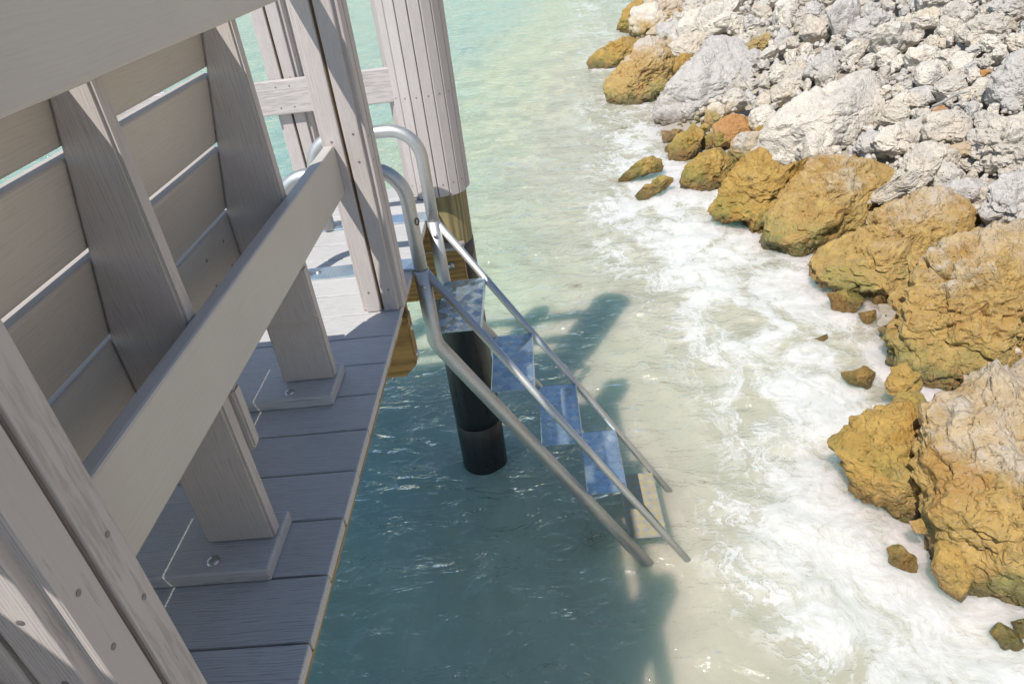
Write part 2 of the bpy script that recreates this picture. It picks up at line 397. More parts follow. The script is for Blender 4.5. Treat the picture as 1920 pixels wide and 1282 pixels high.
FOAM_EDGE = FOAM_EDGE[np.argsort(FOAM_EDGE[:, 1])]
def foam_attr(x, y):
    e = np.interp(y, FOAM_EDGE[:, 1], FOAM_EDGE[:, 0]); s = np.maximum(shore(y), e + .5)
    u = (x - e) / (s - e)
    f = np.clip((u + 0.10) / 0.60, 0, 1)
    f = f * (1 - (0.12 + 0.22 * (y < 4.6)) * np.clip((u - 0.70) / 0.3, 0, 1))
    far = np.clip((y - 6.5) / 4.0, 0, 1); f = f * (1 - 0.62 * far)
    patch = fbm(np.column_stack([x * .9, y * .6, 0 * x]), 3, 71)
    return np.clip(f + 0.22 * patch * (f > 0.02), 0, 1)
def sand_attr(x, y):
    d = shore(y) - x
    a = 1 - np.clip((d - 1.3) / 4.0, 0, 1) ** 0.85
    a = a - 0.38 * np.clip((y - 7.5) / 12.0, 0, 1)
    a = a - 0.38 * np.exp(-(np.minimum(x - .05, 0) / 2.0) ** 2 - (np.maximum(x - .05, 0) / .55) ** 2) * np.clip((4.3 - y) / 1.4, 0, 1)   # teal look of the shaded water by the dock, put into the colour
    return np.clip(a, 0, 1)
def water_z(x, y):
    P = np.column_stack([x, y, np.zeros_like(x)])
    near = np.exp(-np.maximum(0, np.hypot(x - .8, y - 3) - 4) / 6)
    f = foam_attr(x, y)
    h = 0.016 * fbm(P * np.array([2.2, 1.6, 1]), 3, 31) + (0.006 + 0.008 * f) * fbm(P * np.array([5.5, 4.2, 1]), 3, 41, ridged=True)
    h = h + 0.02 * vnoise(P * 0.7, 51) + 0.007 * (1 - 2 * np.abs(vnoise(P * np.array([3.0, 5.5, 1]) + 0.8 * np.sin(P[:, [1, 0, 2]] * 2.3), 61)))
    return ZW + h * (0.25 + 0.75 * near)
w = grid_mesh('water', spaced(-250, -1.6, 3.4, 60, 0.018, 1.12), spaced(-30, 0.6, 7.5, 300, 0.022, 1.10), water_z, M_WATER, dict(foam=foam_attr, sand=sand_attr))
tag(w, kind='structure')

# ------------------------------------------------------------------ dock
dock = thing('boat_dock', (0, 2, 0), 'low deck of grey composite boards on golden timber beams over the water', 'dock')
Y0, PITCH, XL = 0.7585, 0.144, -1.45
for kk in range(-20, 16):
    a = Y0 + PITCH * kk
    box_board('deck_board', (XL, a + 0.002, -0.026), (0 + random.uniform(-.001, .001), a + PITCH - 0.003, 0), 'X', M_DECK, dock, 0.003)
for x in (-0.14, -0.75, -1.35):
    box_board('joist', (x - .02, -2.0, -0.165), (x + .02, 3.05, -0.0265), 'Y', M_TIMBER, dock)
box_board('edge_batten', (-0.05, -2.0, -0.036), (-0.001, 1.915, -0.0265), 'Y', M_TIMBER, dock, 0.002)
box_board('edge_batten', (-0.05, 1.99, -0.036), (-0.001, 2.84, -0.0265), 'Y', M_TIMBER, dock, 0.002)
BOLT = dome_mesh(0.013, 0.008); BOLT.materials.append(M_BOLT)
def beam(y0, y1, x1, zt, zb, ch):
    b = prism('beam', [(XL + .05, zt), (XL + .05, zb), (x1 - ch, zb), (x1, zb + ch), (x1, zt)], y1 - y0, ((1,0,0),(0,0,1),(0,-1,0)), (0, y1, 0), M_TIMBER, dock)
    return b
b1 = beam(1.925, 1.985, 0.010, -0.0375, -0.258, 0.045)
b1b = beam(1.99, 2.03, -0.004, -0.0375, -0.235, 0.04)
for z in (-0.09, -0.19):
    mesh_obj('bolt', BOLT, None, basis((0,0,1),(0,1,0),(1,0,0), (0.010, 1.957, z)), b1)
b2 = beam(2.80, 2.855, 0.105, -0.215, -0.445, 0.005)
mesh_obj('bolt', dome_mesh(.018, .012), M_BOLT, basis((1,0,0),(0,0,1),(0,-1,0), (0.045, 2.80, -0.285)), b2)
box_board('bracket', (-0.12, 2.79, -0.214), (0.112, 2.858, -0.198), 'X', M_DULLPLATE, dock, 0.002)
box_board('packing_block', (-0.16, 2.76, -0.197), (-0.02, 2.84, -0.037), 'X', M_TIMBER, dock)

# ------------------------------------------------------------------ clad posts and rails
def screws_mesh(pts):
    """pts: list of (position, normal) of countersunk screw heads, joined"""
    bm = bmesh.new()
    for p, nrm in pts:
        nrm = Vector(nrm); u = nrm.orthogonal().normalized(); v = nrm.cross(u)
        ring = [bm.verts.new(Vector(p) + nrm * 0.0006 + (u * math.cos(a) + v * math.sin(a)) * 0.0036) for a in [2*math.pi*q/10 for q in range(10)]]
        ctr = bm.verts.new(Vector(p) + nrm * 0.0012)
        for q in range(10): bm.faces.new((ring[q], ring[(q+1) % 10], ctr))
    me = bpy.data.meshes.new('screws'); bm.to_mesh(me); bm.free(); return me
def clad_post(parent, cx, cy, z0, z1):
    core = box_board('post', (cx - .044, cy - .044, z0), (cx + .044, cy + .044, z1 - .004), 'Z', M_TIMBER, parent, 0.003)
    pts = []
    for nx, ny in ((0, -1), (1, 0), (0, 1), (-1, 0)):
        for s in (-1, 1):
            a, b = (0.0045, 0.050) if s > 0 else (-0.050, -0.0045)
            if nx: lo = (cx + min(nx*.0445, nx*.064), cy + a, z0 + .001); hi = (cx + max(nx*.0445, nx*.064), cy + b, z1)
            else: lo = (cx + a, cy + min(ny*.0445, ny*.064), z0 + .001); hi = (cx + b, cy + max(ny*.0445, ny*.064), z1)
            me_o = box_board('cladding_plank', lo, hi, 'Z', M_CLAD, core, 0.0035)
            for z in (0.06, 0.45, 0.53, 0.90):
                pts.append(((cx + nx*.064 + (0 if nx else (a+b)/2 + .004*s), cy + ny*.064 + (0 if ny else (a+b)/2 + .004*s), z0 + z + .02*random.random()), (nx, ny, 0)))
    so_ = mesh_obj('screw_heads', screws_mesh(pts), M_SCREW, Matrix.Identity(4), core); tag(so_, kind='stuff')
    return core
rl = thing('dock_railing', (-0.055, 1.2, 0), 'grey composite side railing with clad square posts behind the bench', 'railing')
clad_post(rl, -0.055, 0.460, 0.0005, 1.037)
clad_post(rl, -0.055, 1.976, 0.0005, 1.037)
clad_post(rl, -0.055, -1.056, 0.0005, 1.037)
box_board('lower_rail', (-0.111, -0.99, 0.388), (-0.082, 0.394, 0.524), 'Y', M_RAIL, rl, 0.005)
box_board('top_rail', (-0.111, -0.99, 0.897), (-0.082, 0.394, 1.036), 'Y', M_RAIL, rl, 0.006)
box_board('lower_rail', (-0.111, 0.526, 0.388), (-0.082, 1.911, 0.524), 'Y', M_RAIL, rl, 0.005)
box_board('top_rail', (-0.111, 0.526, 0.897), (-0.082, 1.911, 1.036), 'Y', M_RAIL, rl, 0.006)
er = thing('end_railing', (-0.5, 2.95, 0), 'sunlit composite railing across the far dock end beside the round clad pile', 'railing')
clad_post(er, -0.508, 2.988, 0.0005, 1.06)
clad_post(er, -1.38, 2.988, 0.0005, 1.06)
box_board('lower_rail', (XL, 2.894, 0.404), (-0.075, 2.922, 0.535), 'X', M_CLAD, er, 0.004)
box_board('top_rail', (XL, 2.894, 0.90), (-0.075, 2.922, 1.035), 'X', M_CLAD, er, 0.004)
mesh_obj('screw_heads', screws_mesh([((x, 2.894, z), (0, -1, 0)) for x in (-.535, -.48) for z in (.43, .51)]), M_SCREW, Matrix.Identity(4), er)['kind'] = 'stuff'

# ------------------------------------------------------------------ round clad pile
PC = (0.022, 2.985)
pl = thing('clad_pile', (PC[0], PC[1], ZW), 'round timber dock pile clad in vertical grey planks with black wrapped foot', 'pile')
def ring_tube(name, rz, mat, n=40, wob=0.0):
    bm = bmesh.new(); rings = []
    for j, (r, z) in enumerate(rz):
        rings.append([bm.verts.new((PC[0] + (r + wob*math.sin(3*a + z*4))*math.cos(a), PC[1] + (r + wob*math.sin(3*a + z*4))*math.sin(a), z)) for a in [2*math.pi*k/n for k in range(n)]])
    for a, b in zip(rings, rings[1:]):
        for k in range(n): bm.faces.new((a[k], a[(k+1)%n], b[(k+1)%n], b[k])).smooth = True
    bm.faces.new(list(reversed(rings[0]))); bm.faces.new(rings[-1])
    me = bpy.data.meshes.new(name); bm.to_mesh(me); bm.free()
    M = basis((0,0,1),(1,0,0),(0,1,0),(0,0,0)) if mat == M_PILE else Matrix.Identity(4)
    if mat == M_PILE: me.transform(M.inverted())
    return mesh_obj(name, me, mat, M, pl)
ring_tube('pile_core', [(0.1165, -2.6), (0.1165, -1.5), (0.116, -0.8), (0.117, -0.2), (0.1175, 0.3), (0.117, 1.0)], M_PILE, 40, 0.0012)
def zs(a, b, n): return [a + (b-a)*i/n for i in range(n+1)]
wrap = ring_tube('pile_wrap', [(0.1195 + 0.0012*math.sin(z*9), z) for z in zs(-1.262, -0.236, 14)], M_WRAP, 48, 0.0010)
ring_tube('lower_wrap', [(0.1215, z) for z in zs(-2.55, -1.268, 6)] + [(0.1195, -1.265)], M_WRAP, 48, 0.0008)
NP = 18
pts = []
for kk in range(NP):
    a = 2*math.pi*(kk + .35)/NP; nrm = (math.cos(a), math.sin(a), 0); tan = (-math.sin(a), math.cos(a), 0)
    me = board_mesh(1.0, 0.0435, 0.016, 0.003)
    c = (PC[0] + nrm[0]*.1285, PC[1] + nrm[1]*.1285, 0.505 + 0.004*random.uniform(-1, 1))
    if me.materials and me.materials[0] != M_CLAD: me = me.copy()
    mesh_obj('cladding_plank', me, M_CLAD, basis((0,0,1), tan, tuple(Vector((0,0,1)).cross(Vector(tan))), c), pl)
    for z in (0.06, 0.42, 0.78): pts.append(((PC[0] + nrm[0]*.1365, PC[1] + nrm[1]*.1365, z), nrm))
mesh_obj('screw_heads', screws_mesh(pts), M_SCREW, Matrix.Identity(4), pl)['kind'] = 'stuff'
ring_tube('pile_cap', [(0.145, 1.006), (0.145, 1.03), (0.08, 1.07), (0.01, 1.09)], M_CLAD, 36)

# ------------------------------------------------------------------ bench seen from behind
be = thing('slatted_bench', (-0.3, 1.0, 0), 'grey composite bench with leaning slatted back standing on wide foot plates', 'bench')
ZXY = ((0,0,1),(1,0,0),(0,1,0))
SUPY = [-0.665, -0.12, 0.425, 0.970, 1.515]
for i, y in enumerate(SUPY):
    prism('back_support', [(0.0325, -.249), (0.502, -.249), (0.935, -.166), (0.935, -.1125), (0.0325, -.1125)], 0.035, ZXY, (0, y, 0), M_LEG, be, 0.005)
    prism('front_leg', [(0.0325, -.66), (0.36, -.66), (0.36, -.56), (0.0325, -.56)], 0.035, ZXY, (0, y, 0), M_LEG, be, 0.005)
    fp = box_board('foot_plate', (-0.72, y - .075, 0.0004), (-0.107, y + .078, 0.032), 'X', M_DECK, be, 0.005)
    for bx in (-0.222, -0.60):
        mesh_obj('bolt', BOLT, None, Matrix.Translation((bx, y - .045, 0.0315)), fp)
    yb = y + .0355 if i < 4 else y - .0285
    prism('seat_bearer', [(0.362, -.70), (0.218, -.70), (0.218, -.118), (0.232, -.102), (0.362, -.102)][::-1], 0.028, ZXY, (0, yb, 0), M_LEG, be, 0.004)
lean = Vector((0.0835, 0, 0.4335)).normalized(); nrm = Vector((lean.z, 0, -lean.x))
def slat(zlo, zhi, leaning=True):
    ya, yb = -0.71, 1.556
    if leaning:
        pt = lambda z: Vector((-.2495 + (z - .502) * .0835/.433, 0, z))
        c = (pt(zlo) + pt(zhi)) / 2 - nrm * 0.0145; W = (pt(zhi) - pt(zlo)).length
        s = mesh_obj('back_slat', board_mesh(yb - ya, W, 0.028, 0.006, 3), M_SLAT, basis((0,1,0), lean, Vector((0,1,0)).cross(lean), (c.x, (ya+yb)/2, c.z)), be)
    else:
        s = box_board('back_slat', (-.279, ya, zlo), (-.2505, yb, zhi), 'Y', M_SLAT, be, 0.006)
    return s
slat(0.810, 0.948); slat(0.658, 0.794); slat(0.510, 0.642)
s4 = slat(0.366, 0.500, False)
mesh_obj('screw_heads', screws_mesh([((-.2505, y, z), (1, 0, 0)) for y in (1.36, 1.46) for z in (.40, .46)]), M_SCREW, Matrix.Identity(4), s4)['kind'] = 'stuff'
for k5 in range(3):
    x1 = -.283 - k5 * .147
    box_board('seat_slat', (x1 - .14, -0.71, 0.3635), (x1, 1.556, 0.391), 'Y', M_SLAT, be, 0.005)

# ------------------------------------------------------------------ ladder
la = thing('swim_ladder', (0.4, 2.4, 0), 'galvanised boarding ladder with two hoop handrails and chequer plate treads', 'ladder')
YN, YF = 2.195, 2.632
for y in (YN, YF):
    hoop = tube('hoop_handrail', fillet([(-0.385, y, 0.008), (-0.385, y, 0.362), (0.031, y, 0.362), (0.031, y, -0.05)], 0.115, 12), 0.0235, M_GALV, la, 24)
    st = tube('stringer', fillet([(0.031, y, -0.002), (0.031, y, -0.30), (0.031 + (2.1-.30)*.5975, y, -2.1)], 0.10, 8), 0.0272, M_GALV, la, 24)
    mesh_obj('bolt', dome_mesh(.009, .006), M_BOLT, basis((1,0,0),(0,0,1),(0,-1,0), (0.033, y - .0268, -0.06)), st)
    tube('thin_rail', [(0.045, y, -0.015), (0.045 + (2.1-.015)*.5960, y, -2.1)], 0.0150, M_GALV, la, 16)
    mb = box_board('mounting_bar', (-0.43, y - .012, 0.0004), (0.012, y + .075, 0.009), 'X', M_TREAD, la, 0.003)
    mesh_obj('bolt', BOLT, None, Matrix.Translation((-0.335, y + .035, 0.0085)), mb)
    mesh_obj('foot_flange', dome_mesh(.036, .01, 20), M_GALV, Matrix.Translation((-0.385, y + .02, 0.009)), la)
bm = bmesh.new(); ring = []
for j, (r, hh) in enumerate([(0.0105, .0), (0.0105, .002), (0.0075, .002), (0.0075, .0)]):
    ring.append([bm.verts.new((r*math.cos(a), 1.25*r*math.sin(a), hh)) for a in [2*math.pi*q/20 for q in range(20)]])
for a, b in zip(ring, ring[1:]):
    for q in range(20): bm.faces.new((a[q], a[(q+1)%20], b[(q+1)%20], b[q]))
me = bpy.data.meshes.new('ring_emblem'); bm.to_mesh(me); bm.free()
nn = Vector((0.85, -0.53, 0)); mesh_obj('ring_emblem', me, M_BLACKRING, basis(nn.cross(Vector((0,0,1))) * -1, (0,0,1), nn, Vector((0.031, YN, 0.175)) + nn * 0.0232), la)
def tread_pattern(w, d):
    bm = bmesh.new(); cs = 0.0425
    nx = int(d / cs); ny = int(w / cs)
    for i in range(nx):
        for j in range(ny):
            cx_ = (i + .5) * d / nx; cy_ = (j + .5) * w / ny; a = math.pi/4 if (i + j) % 2 else -math.pi/4
            ca, sa = math.cos(a), math.sin(a)
            for q in range(-2, 3):
                L = 0.0195 - 0.0015 * abs(q); ox = q * 0.0078
                v = []
                for (lx, ly, lz) in ((-L, -.0026, 0), (L, -.0026, 0), (L, .0026, 0), (-L, .0026, 0), (-L*.8, 0, .0009), (L*.8, 0, .0009)):
                    X_ = lx * ca - (ly + ox) * sa; Y_ = lx * sa + (ly + ox) * ca
                    v.append(bm.verts.new((min(max(cx_ + X_, .002), d - .002), min(max(cy_ + Y_, .002), w - .002), lz)))
                for fc in ((0,1,5,4), (2,3,4,5), (1,2,5), (3,0,4)): bm.faces.new([v[t] for t in fc])
    me = bpy.data.meshes.new('tread_pattern'); bm.to_mesh(me); bm.free(); return me
TW, TD = YF - YN - 0.03, 0.170
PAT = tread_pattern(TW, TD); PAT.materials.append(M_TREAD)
PAT5 = PAT.copy(); PAT5.materials.clear(); PAT5.materials.append(M_ALGAEBAR)
for i in range(5):
    x0 = 0.032 + 0.170 * i; z = -0.268 - 0.2862 * i; y0 = YN + .015
    bm = bmesh.new()                                        # plate with folded-down lips all round
    prof = [(0.0, -.030), (0.0, -.003), (.003, 0.0), (TD - .003, 0.0), (TD, -.003), (TD, -.030), (TD - .004, -.030), (TD - .004, -.005), (.004, -.005), (.004, -.030)]
    ra = [bm.verts.new((x, 0, zz)) for x, zz in prof]; rb = [bm.verts.new((x, TW, zz)) for x, zz in prof]
    for q in range(len(prof)): bm.faces.new((ra[q], ra[(q+1) % 10], rb[(q+1) % 10], rb[q]))
    bm.faces.new(ra[::-1]); bm.faces.new(rb); bmesh.ops.recalc_face_normals(bm, faces=bm.faces)
    me = bpy.data.meshes.new('tread'); bm.to_mesh(me); bm.free()
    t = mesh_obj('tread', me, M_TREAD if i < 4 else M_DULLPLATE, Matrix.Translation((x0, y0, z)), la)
    p = mesh_obj('tread_pattern', PAT if i < 4 else PAT5, None, Matrix.Translation((x0, y0, z + .0003)), t); tag(p, kind='stuff')
    if i == 4: t['label'] = 'lowest tread, dull and golden with algae'

# ------------------------------------------------------------------ rocks
def ico(sub):
    key = ('ico', sub)
    if key in CACHE: return CACHE[key]
    bm = bmesh.new(); bmesh.ops.create_icosphere(bm, subdivisions=sub, radius=1)
    V = np.array([v.co[:] for v in bm.verts]); Fc = np.array([[v.index for v in f.verts] for f in bm.faces], dtype=np.int32); bm.free()
    CACHE[key] = (V, Fc); return V, Fc
def tri_mesh(name, V, Fc, smooth=True):
    me = bpy.data.meshes.new(name); me.vertices.add(len(V)); me.vertices.foreach_set('co', V.astype(np.float32).ravel())
    me.loops.add(Fc.size); me.loops.foreach_set('vertex_index', Fc.ravel().astype(np.int32))
    me.polygons.add(len(Fc)); me.polygons.foreach_set('loop_start', np.arange(0, Fc.size, 3, dtype=np.int32)); me.polygons.foreach_set('loop_total', np.full(len(Fc), 3, dtype=np.int32))
    me.polygons.foreach_set('use_smooth', np.full(len(Fc), False, dtype=bool)); me.update(); return me
def worley(P, seed):
    """distance to the nearest and second nearest feature point"""
    i = np.floor(P).astype(np.int64); f = P - i; d1 = np.full(len(P), 9.0); d2 = d1.copy()
    for dx in (-1, 0, 1):
        for dy in (-1, 0, 1):
            for dz in (-1, 0, 1):
                a, b, c = i[:, 0] + dx, i[:, 1] + dy, i[:, 2] + dz
                d = (dx + _hash(a, b, c, seed) - f[:, 0])**2 + (dy + _hash(a, b, c, seed + 1) - f[:, 1])**2 + (dz + _hash(a, b, c, seed + 2) - f[:, 2])**2
                m_ = d < d1; d2 = np.where(m_, d1, np.minimum(d2, d)); d1 = np.where(m_, d, d1)
    return np.sqrt(d1), np.sqrt(d2)
def roughen(P, D, r, seed, craggy, octs):
    """displace points P (metres, centred) along D; r = mean radius"""
    q = P / r
    warp = np.column_stack([vnoise(q * 2.2 + 11 * j, seed + 90 + j) for j in range(3)])
    f1, f2 = worley(q * 1.9 + 0.35 * warp + seed, seed)
    crease = np.clip(1 - (f2 - f1) / 0.16, 0, 1)
    big = fbm(q * 1.3 + seed * 1.7, 3, seed)
    facet = fbm(q * 2.6 + seed, 3, seed + 20, ridged=True, gain=.55)
    P = P + D * (r * (0.045 * big + 0.030 * facet - 0.05 * f1 + 0.03 - 0.028 * crease))[:, None]
    P0 = P
    fine = fbm(P0 * 8.0 + seed, octs, seed + 40, gain=.62)
    rg = fbm(P0 * np.array([6.0, 6.0, 9.0]) + seed, 4, seed + 50, ridged=True, gain=.6)
    pit2 = np.clip(vnoise(P0 * 34 + 2, seed + 63) - 0.05, 0, 1)
    pit = np.clip(vnoise(P0 * 17 + 5, seed + 60) - 0.10, 0, 1) * np.clip(0.4 + 1.4 * fbm(P0 * 3, 2, seed + 66), 0, 1.4)
    crack = np.clip(0.09 - np.abs(fbm(P0 * np.array([2.6, 2.6, 5.5]) + 9, 3, seed + 80)), 0, .09) * 11
    return P0 + D * (0.85 * craggy * (0.024 * fine + 0.012 * rg - 0.060 * pit - 0.020 * pit2 - 0.034 * crack) * min(1.0, (r / 0.25)) ** .7)[:, None]
RGT, DWN, FWD = R[:, 0], R[:, 1], R[:, 2]
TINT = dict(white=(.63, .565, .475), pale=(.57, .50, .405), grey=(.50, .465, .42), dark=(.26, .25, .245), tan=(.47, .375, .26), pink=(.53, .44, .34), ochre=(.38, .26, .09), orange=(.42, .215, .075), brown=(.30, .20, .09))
POLYS = []; WASH = []
def A(*pts): return [(1080 + x / 2.671, y / 2.671) for x, y in pts]
def B(*pts): return [(1480 + x / 2.67, y / 2.67) for x, y in pts]
def C(*pts): return [(1400 + x / 1.487, 420 + y / 1.487) for x, y in pts]
def boulder(name, label, poly, tint, stain, sub, wet=False, craggy=1.0, thick=0.8, lift=0.30, cat='rock', group=None, near=0.0):
    poly = np.array(poly, float); POLYS.append(poly)
    # area centroid
    x, y = poly[:, 0], poly[:, 1]; x2, y2 = np.roll(x, -1), np.roll(y, -1); cr = x * y2 - x2 * y; ar = cr.sum() / 2
    c = np.array([((x + x2) * cr).sum(), ((y + y2) * cr).sum()]) / (6 * ar)
    rpx = math.sqrt(abs(ar) / math.pi)
    if wet:
        bp = poly[np.argmax(poly[:, 1])]; P = onz(bp, ZW); depth = (P - CAM) @ FWD; depth += 0.25 * rpx * depth / F_PX - near
    else:
        rr = 0.2
        for it in range(12):
            d = ray(*c); ts = np.linspace(0.0005, 0.02, 6000); pts = CAM + d * ts[:, None]
            k = np.argmax(pts[:, 2] < slope_z(pts[:, 0], pts[:, 1]) + lift * rr)
            depth = ts[k] * F_PX; rr = rpx * depth / F_PX
            if it > 2: break
    s = depth / F_PX; r = rpx * s
    ctr = CAM + ray(*c) * (depth / F_PX)
    V, Fc = ico(sub)
    th = np.arctan2(V[:, 1], V[:, 0]); inp = np.hypot(V[:, 0], V[:, 1])
    # outline as polar radius
    ang = np.linspace(-math.pi, math.pi, 361); rad = np.zeros(361)
    for i, a in enumerate(ang):
        dv = np.array([math.cos(a), math.sin(a)]); best = 0
        for p, q in zip(poly, np.roll(poly, -1, 0)):
            e = q - p; den = dv[0] * e[1] - dv[1] * e[0]
            if abs(den) < 1e-9: continue
            w_ = p - c; t_ = (w_[0] * e[1] - w_[1] * e[0]) / den; u_ = (w_[0] * dv[1] - w_[1] * dv[0]) / den
            if -1e-6 <= u_ <= 1 + 1e-6 and t_ > best: best = t_
        rad[i] = best
    ker = np.hanning(13); ker /= ker.sum(); rad = np.convolve(np.concatenate([rad[-7:-1], rad, rad[1:7]]), ker, 'valid')
    if wet: rad = rad * (1 + 0.12 * np.clip(np.sin(ang), 0, 1))          # carries on below the water
    ro = np.interp(th, ang, rad) * s
    # slightly boxy section
    ww = V[:, 2]; e = inp ** 0.82
    loc = np.column_stack([np.cos(th) * e * ro, np.sin(th) * e * ro, np.sign(ww) * np.abs(ww) ** 0.9 * thick * (0.45 * r + 0.55 * ro)])
    seed = len(POLYS) * 7 + 3; rs = np.random.default_rng(seed)
    for q in range(11):                                                 # broken faces turned to the open side
        nv = np.array([rs.uniform(-.7, .7), rs.uniform(-.8, .5), -rs.uniform(.45, 1.0)]); nv /= np.linalg.norm(nv)
        dd = loc @ nv; h = np.quantile(dd, rs.uniform(.86, .965)); over = np.clip(dd - h, 0, None)
        loc = loc - nv * (over * 0.95)[:, None]
    Wp = loc[:, :1] * RGT + loc[:, 1:2] * DWN + loc[:, 2:] * FWD
    D = Wp / (np.linalg.norm(Wp, axis=1)[:, None] + 1e-9)
    Wp = roughen(Wp, D, r, seed, craggy, 5 if sub > 5 else 4 if sub > 4 else 3)
    if wet: WASH.append((ctr[0], ctr[1], r))
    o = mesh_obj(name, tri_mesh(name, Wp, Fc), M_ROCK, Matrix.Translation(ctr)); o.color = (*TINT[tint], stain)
    return tag(o, label, cat, group)
#        name, label, outline, tint, stain, subdivision
boulder('boulder', 'huge pitted tan boulder, golden at its foot, beside the knobbly yellow rock', C((438,260),(442,190),(505,125),(520,85),(580,50),(680,12),(773,0),(850,20),(870,200),(800,330),(700,395),(665,470),(605,480),(500,430),(452,370)), 'tan', .88, 6, True, 1.3, cat='boulder')
boulder('boulder', 'huge grey-topped boulder with cracked face leaning beside the green and yellow boulder', C((520,735),(535,640),(548,530),(600,490),(650,490),(690,405),(780,345),(880,360),(930,700),(900,1060),(800,1090),(740,1080),(655,1040),(600,985),(585,900),(540,810)), 'tan', .78, 6, True, 1.2, cat='boulder')
boulder('boulder', 'golden boulder with green algae foot standing in the foam', C((243,615),(320,545),(380,520),(440,505),(510,520),(540,550),(532,620),(505,735),(485,810),(440,832),(402,775),(335,738),(290,670)), 'ochre', 1.0, 6, True, 1.0, cat='boulder')
boulder('boulder', 'broad wet tan boulder sloping down to the foam below the long pointed stone', [(1440,452),(1442,405),(1498,335),(1535,300),(1600,277),(1690,293),(1697,315),(1645,385),(1640,432),(1565,475),(1490,476)], 'tan', .75, 6, True, 1.0, cat='boulder')
boulder('boulder', 'wide brown ridge of rock between the pointed stone and the huge tan boulder', [(1536,495),(1560,450),(1640,428),(1655,395),(1720,358),(1800,345),(1855,385),(1860,440),(1765,470),(1738,500),(1706,572),(1650,560),(1600,542),(1548,520)], 'tan', .72, 6, True, 1.1, cat='boulder')
boulder('boulder', 'large flat-topped white and grey limestone block in the middle of the shore', [(1432,290),(1432,252),(1450,215),(1500,180),(1560,152),(1612,128),(1645,125),(1664,190),(1660,235),(1636,268),(1565,285),(1520,303),(1455,303)], 'white', .05, 6, False, .5, cat='boulder')
boulder('boulder', 'large grey wedge-shaped boulder with bare smooth back', A((380,545),(420,480),(540,335),(620,262),(650,192),(740,145),(830,200),(886,290),(862,420),(800,530),(730,560),(655,625),(560,655),(450,645),(400,600)), 'grey', .12, 6, False, .55, cat='boulder')
boulder('boulder', 'pink-topped boulder with golden wet lower half beside the big grey wedge', A((152,430),(165,380),(230,310),(285,262),(300,205),(345,172),(420,180),(465,232),(485,330),(472,420),(412,480),(330,512),(240,532),(178,500)), 'pink', .80, 6, True, .9, cat='boulder')
boulder('boulder', 'wet brown double-lobed boulder under the white limestone block', [(1337,392),(1357,345),(1375,315),(1430,272),(1440,310),(1465,318),(1525,297),(1530,330),(1485,385),(1425,440),(1408,430),(1400,408),(1368,410)], 'ochre', 1.0, 6, True, 1.1, cat='boulder')
boulder('boulder', 'rounded golden boulder in the foam under the orange rock', A((528,890),(560,830),(640,762),(720,738),(850,738),(868,772),(765,850),(742,952),(640,958),(540,930)), 'ochre', 1.0, 5, True, .9, cat='boulder')
boulder('rock', 'rust orange angular rock wedged between grey wedge and white block', A((698,610),(780,575),(875,572),(898,650),(862,732),(770,738),(700,732)), 'orange', .1, 5, False, .7, lift=.1)
boulder('rock', 'knobbly golden rock standing at the foot of the big grey wedge', A((468,730),(520,680),(600,598),(640,640),(622,740),(552,802),(480,800)), 'ochre', 1.0, 5, True, 1.2)
boulder('rock', 'low golden rock lying long in the foam, the larger of two', A((203,935),(220,890),(300,820),(400,770),(455,765),(445,850),(300,885),(240,922)), 'ochre', 1.0, 5, True, .9)
boulder('rock', 'low golden rock in the foam, the smaller of two', A((292,982),(350,920),(420,880),(500,888),(492,922),(400,972),(340,1008)), 'ochre', 1.0, 4, True, .9)
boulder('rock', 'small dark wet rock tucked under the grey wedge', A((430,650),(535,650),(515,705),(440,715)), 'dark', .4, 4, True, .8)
boulder('rock', 'brown rock filling the gap beside the rust orange rock', A((610,752),(640,690),(700,645),(715,720),(685,752)), 'brown', .7, 4, False, .8, lift=.0)
boulder('rock', 'flat brown tongue of rock reaching into the sea', A((52,292),(110,250),(200,205),(300,165),(352,160),(332,220),(292,292),(200,342),(72,342)), 'ochre', .95, 5, True, .9)
boulder('rock', 'brown rock with pale crown at the far point of the shore', A((208,132),(240,60),(290,0),(345,-25),(335,45),(305,100),(312,158),(270,167)), 'ochre', .9, 5, True, .9)
boulder('boulder', 'tan boulder with pitted shaded face at the far point', A((296,95),(320,30),(370,-20),(540,-20),(548,50),(500,122),(420,142),(340,152),(300,158)), 'pink', .55, 5, False, 1.0, cat='boulder')
boulder('rock', 'tan slab behind the pink-topped boulder', A((345,165),(420,112),(505,138),(525,200),(480,235),(430,182)), 'tan', .4, 5, False, .8)
boulder('rock', 'grey-brown rock between the tan slab and the big grey wedge', A((470,225),(530,180),(600,163),(655,198),(622,282),(540,295),(490,272)), 'pale', .3, 5, False, .9)
boulder('rock', 'shaded rusty rock in the cleft beside the pink-topped boulder', A((470,310),(530,270),(612,280),(592,332),(520,382),(438,455),(430,430),(482,400)), 'orange', .8, 4, False, .8, lift=-.2)
boulder('rock', 'yellow porous coral rock high among the white rubble', A((853,222),(890,185),(962,158),(998,222),(952,272),(890,288)), 'ochre', .0, 5, False, 1.6)
boulder('rock', 'grey upright stone beside the yellow porous rock', A((988,222),(1030,138),(1092,148),(1088,232),(1030,275)), 'grey', .0, 4, False, .8)
boulder('rock', 'long pale pointed stone lying across the tan boulders', B((388,1022),(420,968),(540,890),(600,762),(660,715),(800,728),(858,770),(842,832),(740,892),(600,962),(500,1002),(440,1048)), 'pale', .0, 5, False, 1.2, thick=.65, lift=1.0)
boulder('rock', 'smooth white saddle-shaped stone in the rubble', B((638,345),(670,298),(760,308),(828,350),(822,392),(740,442),(660,432),(640,400)), 'white', .0, 5, False, .5, lift=.6)
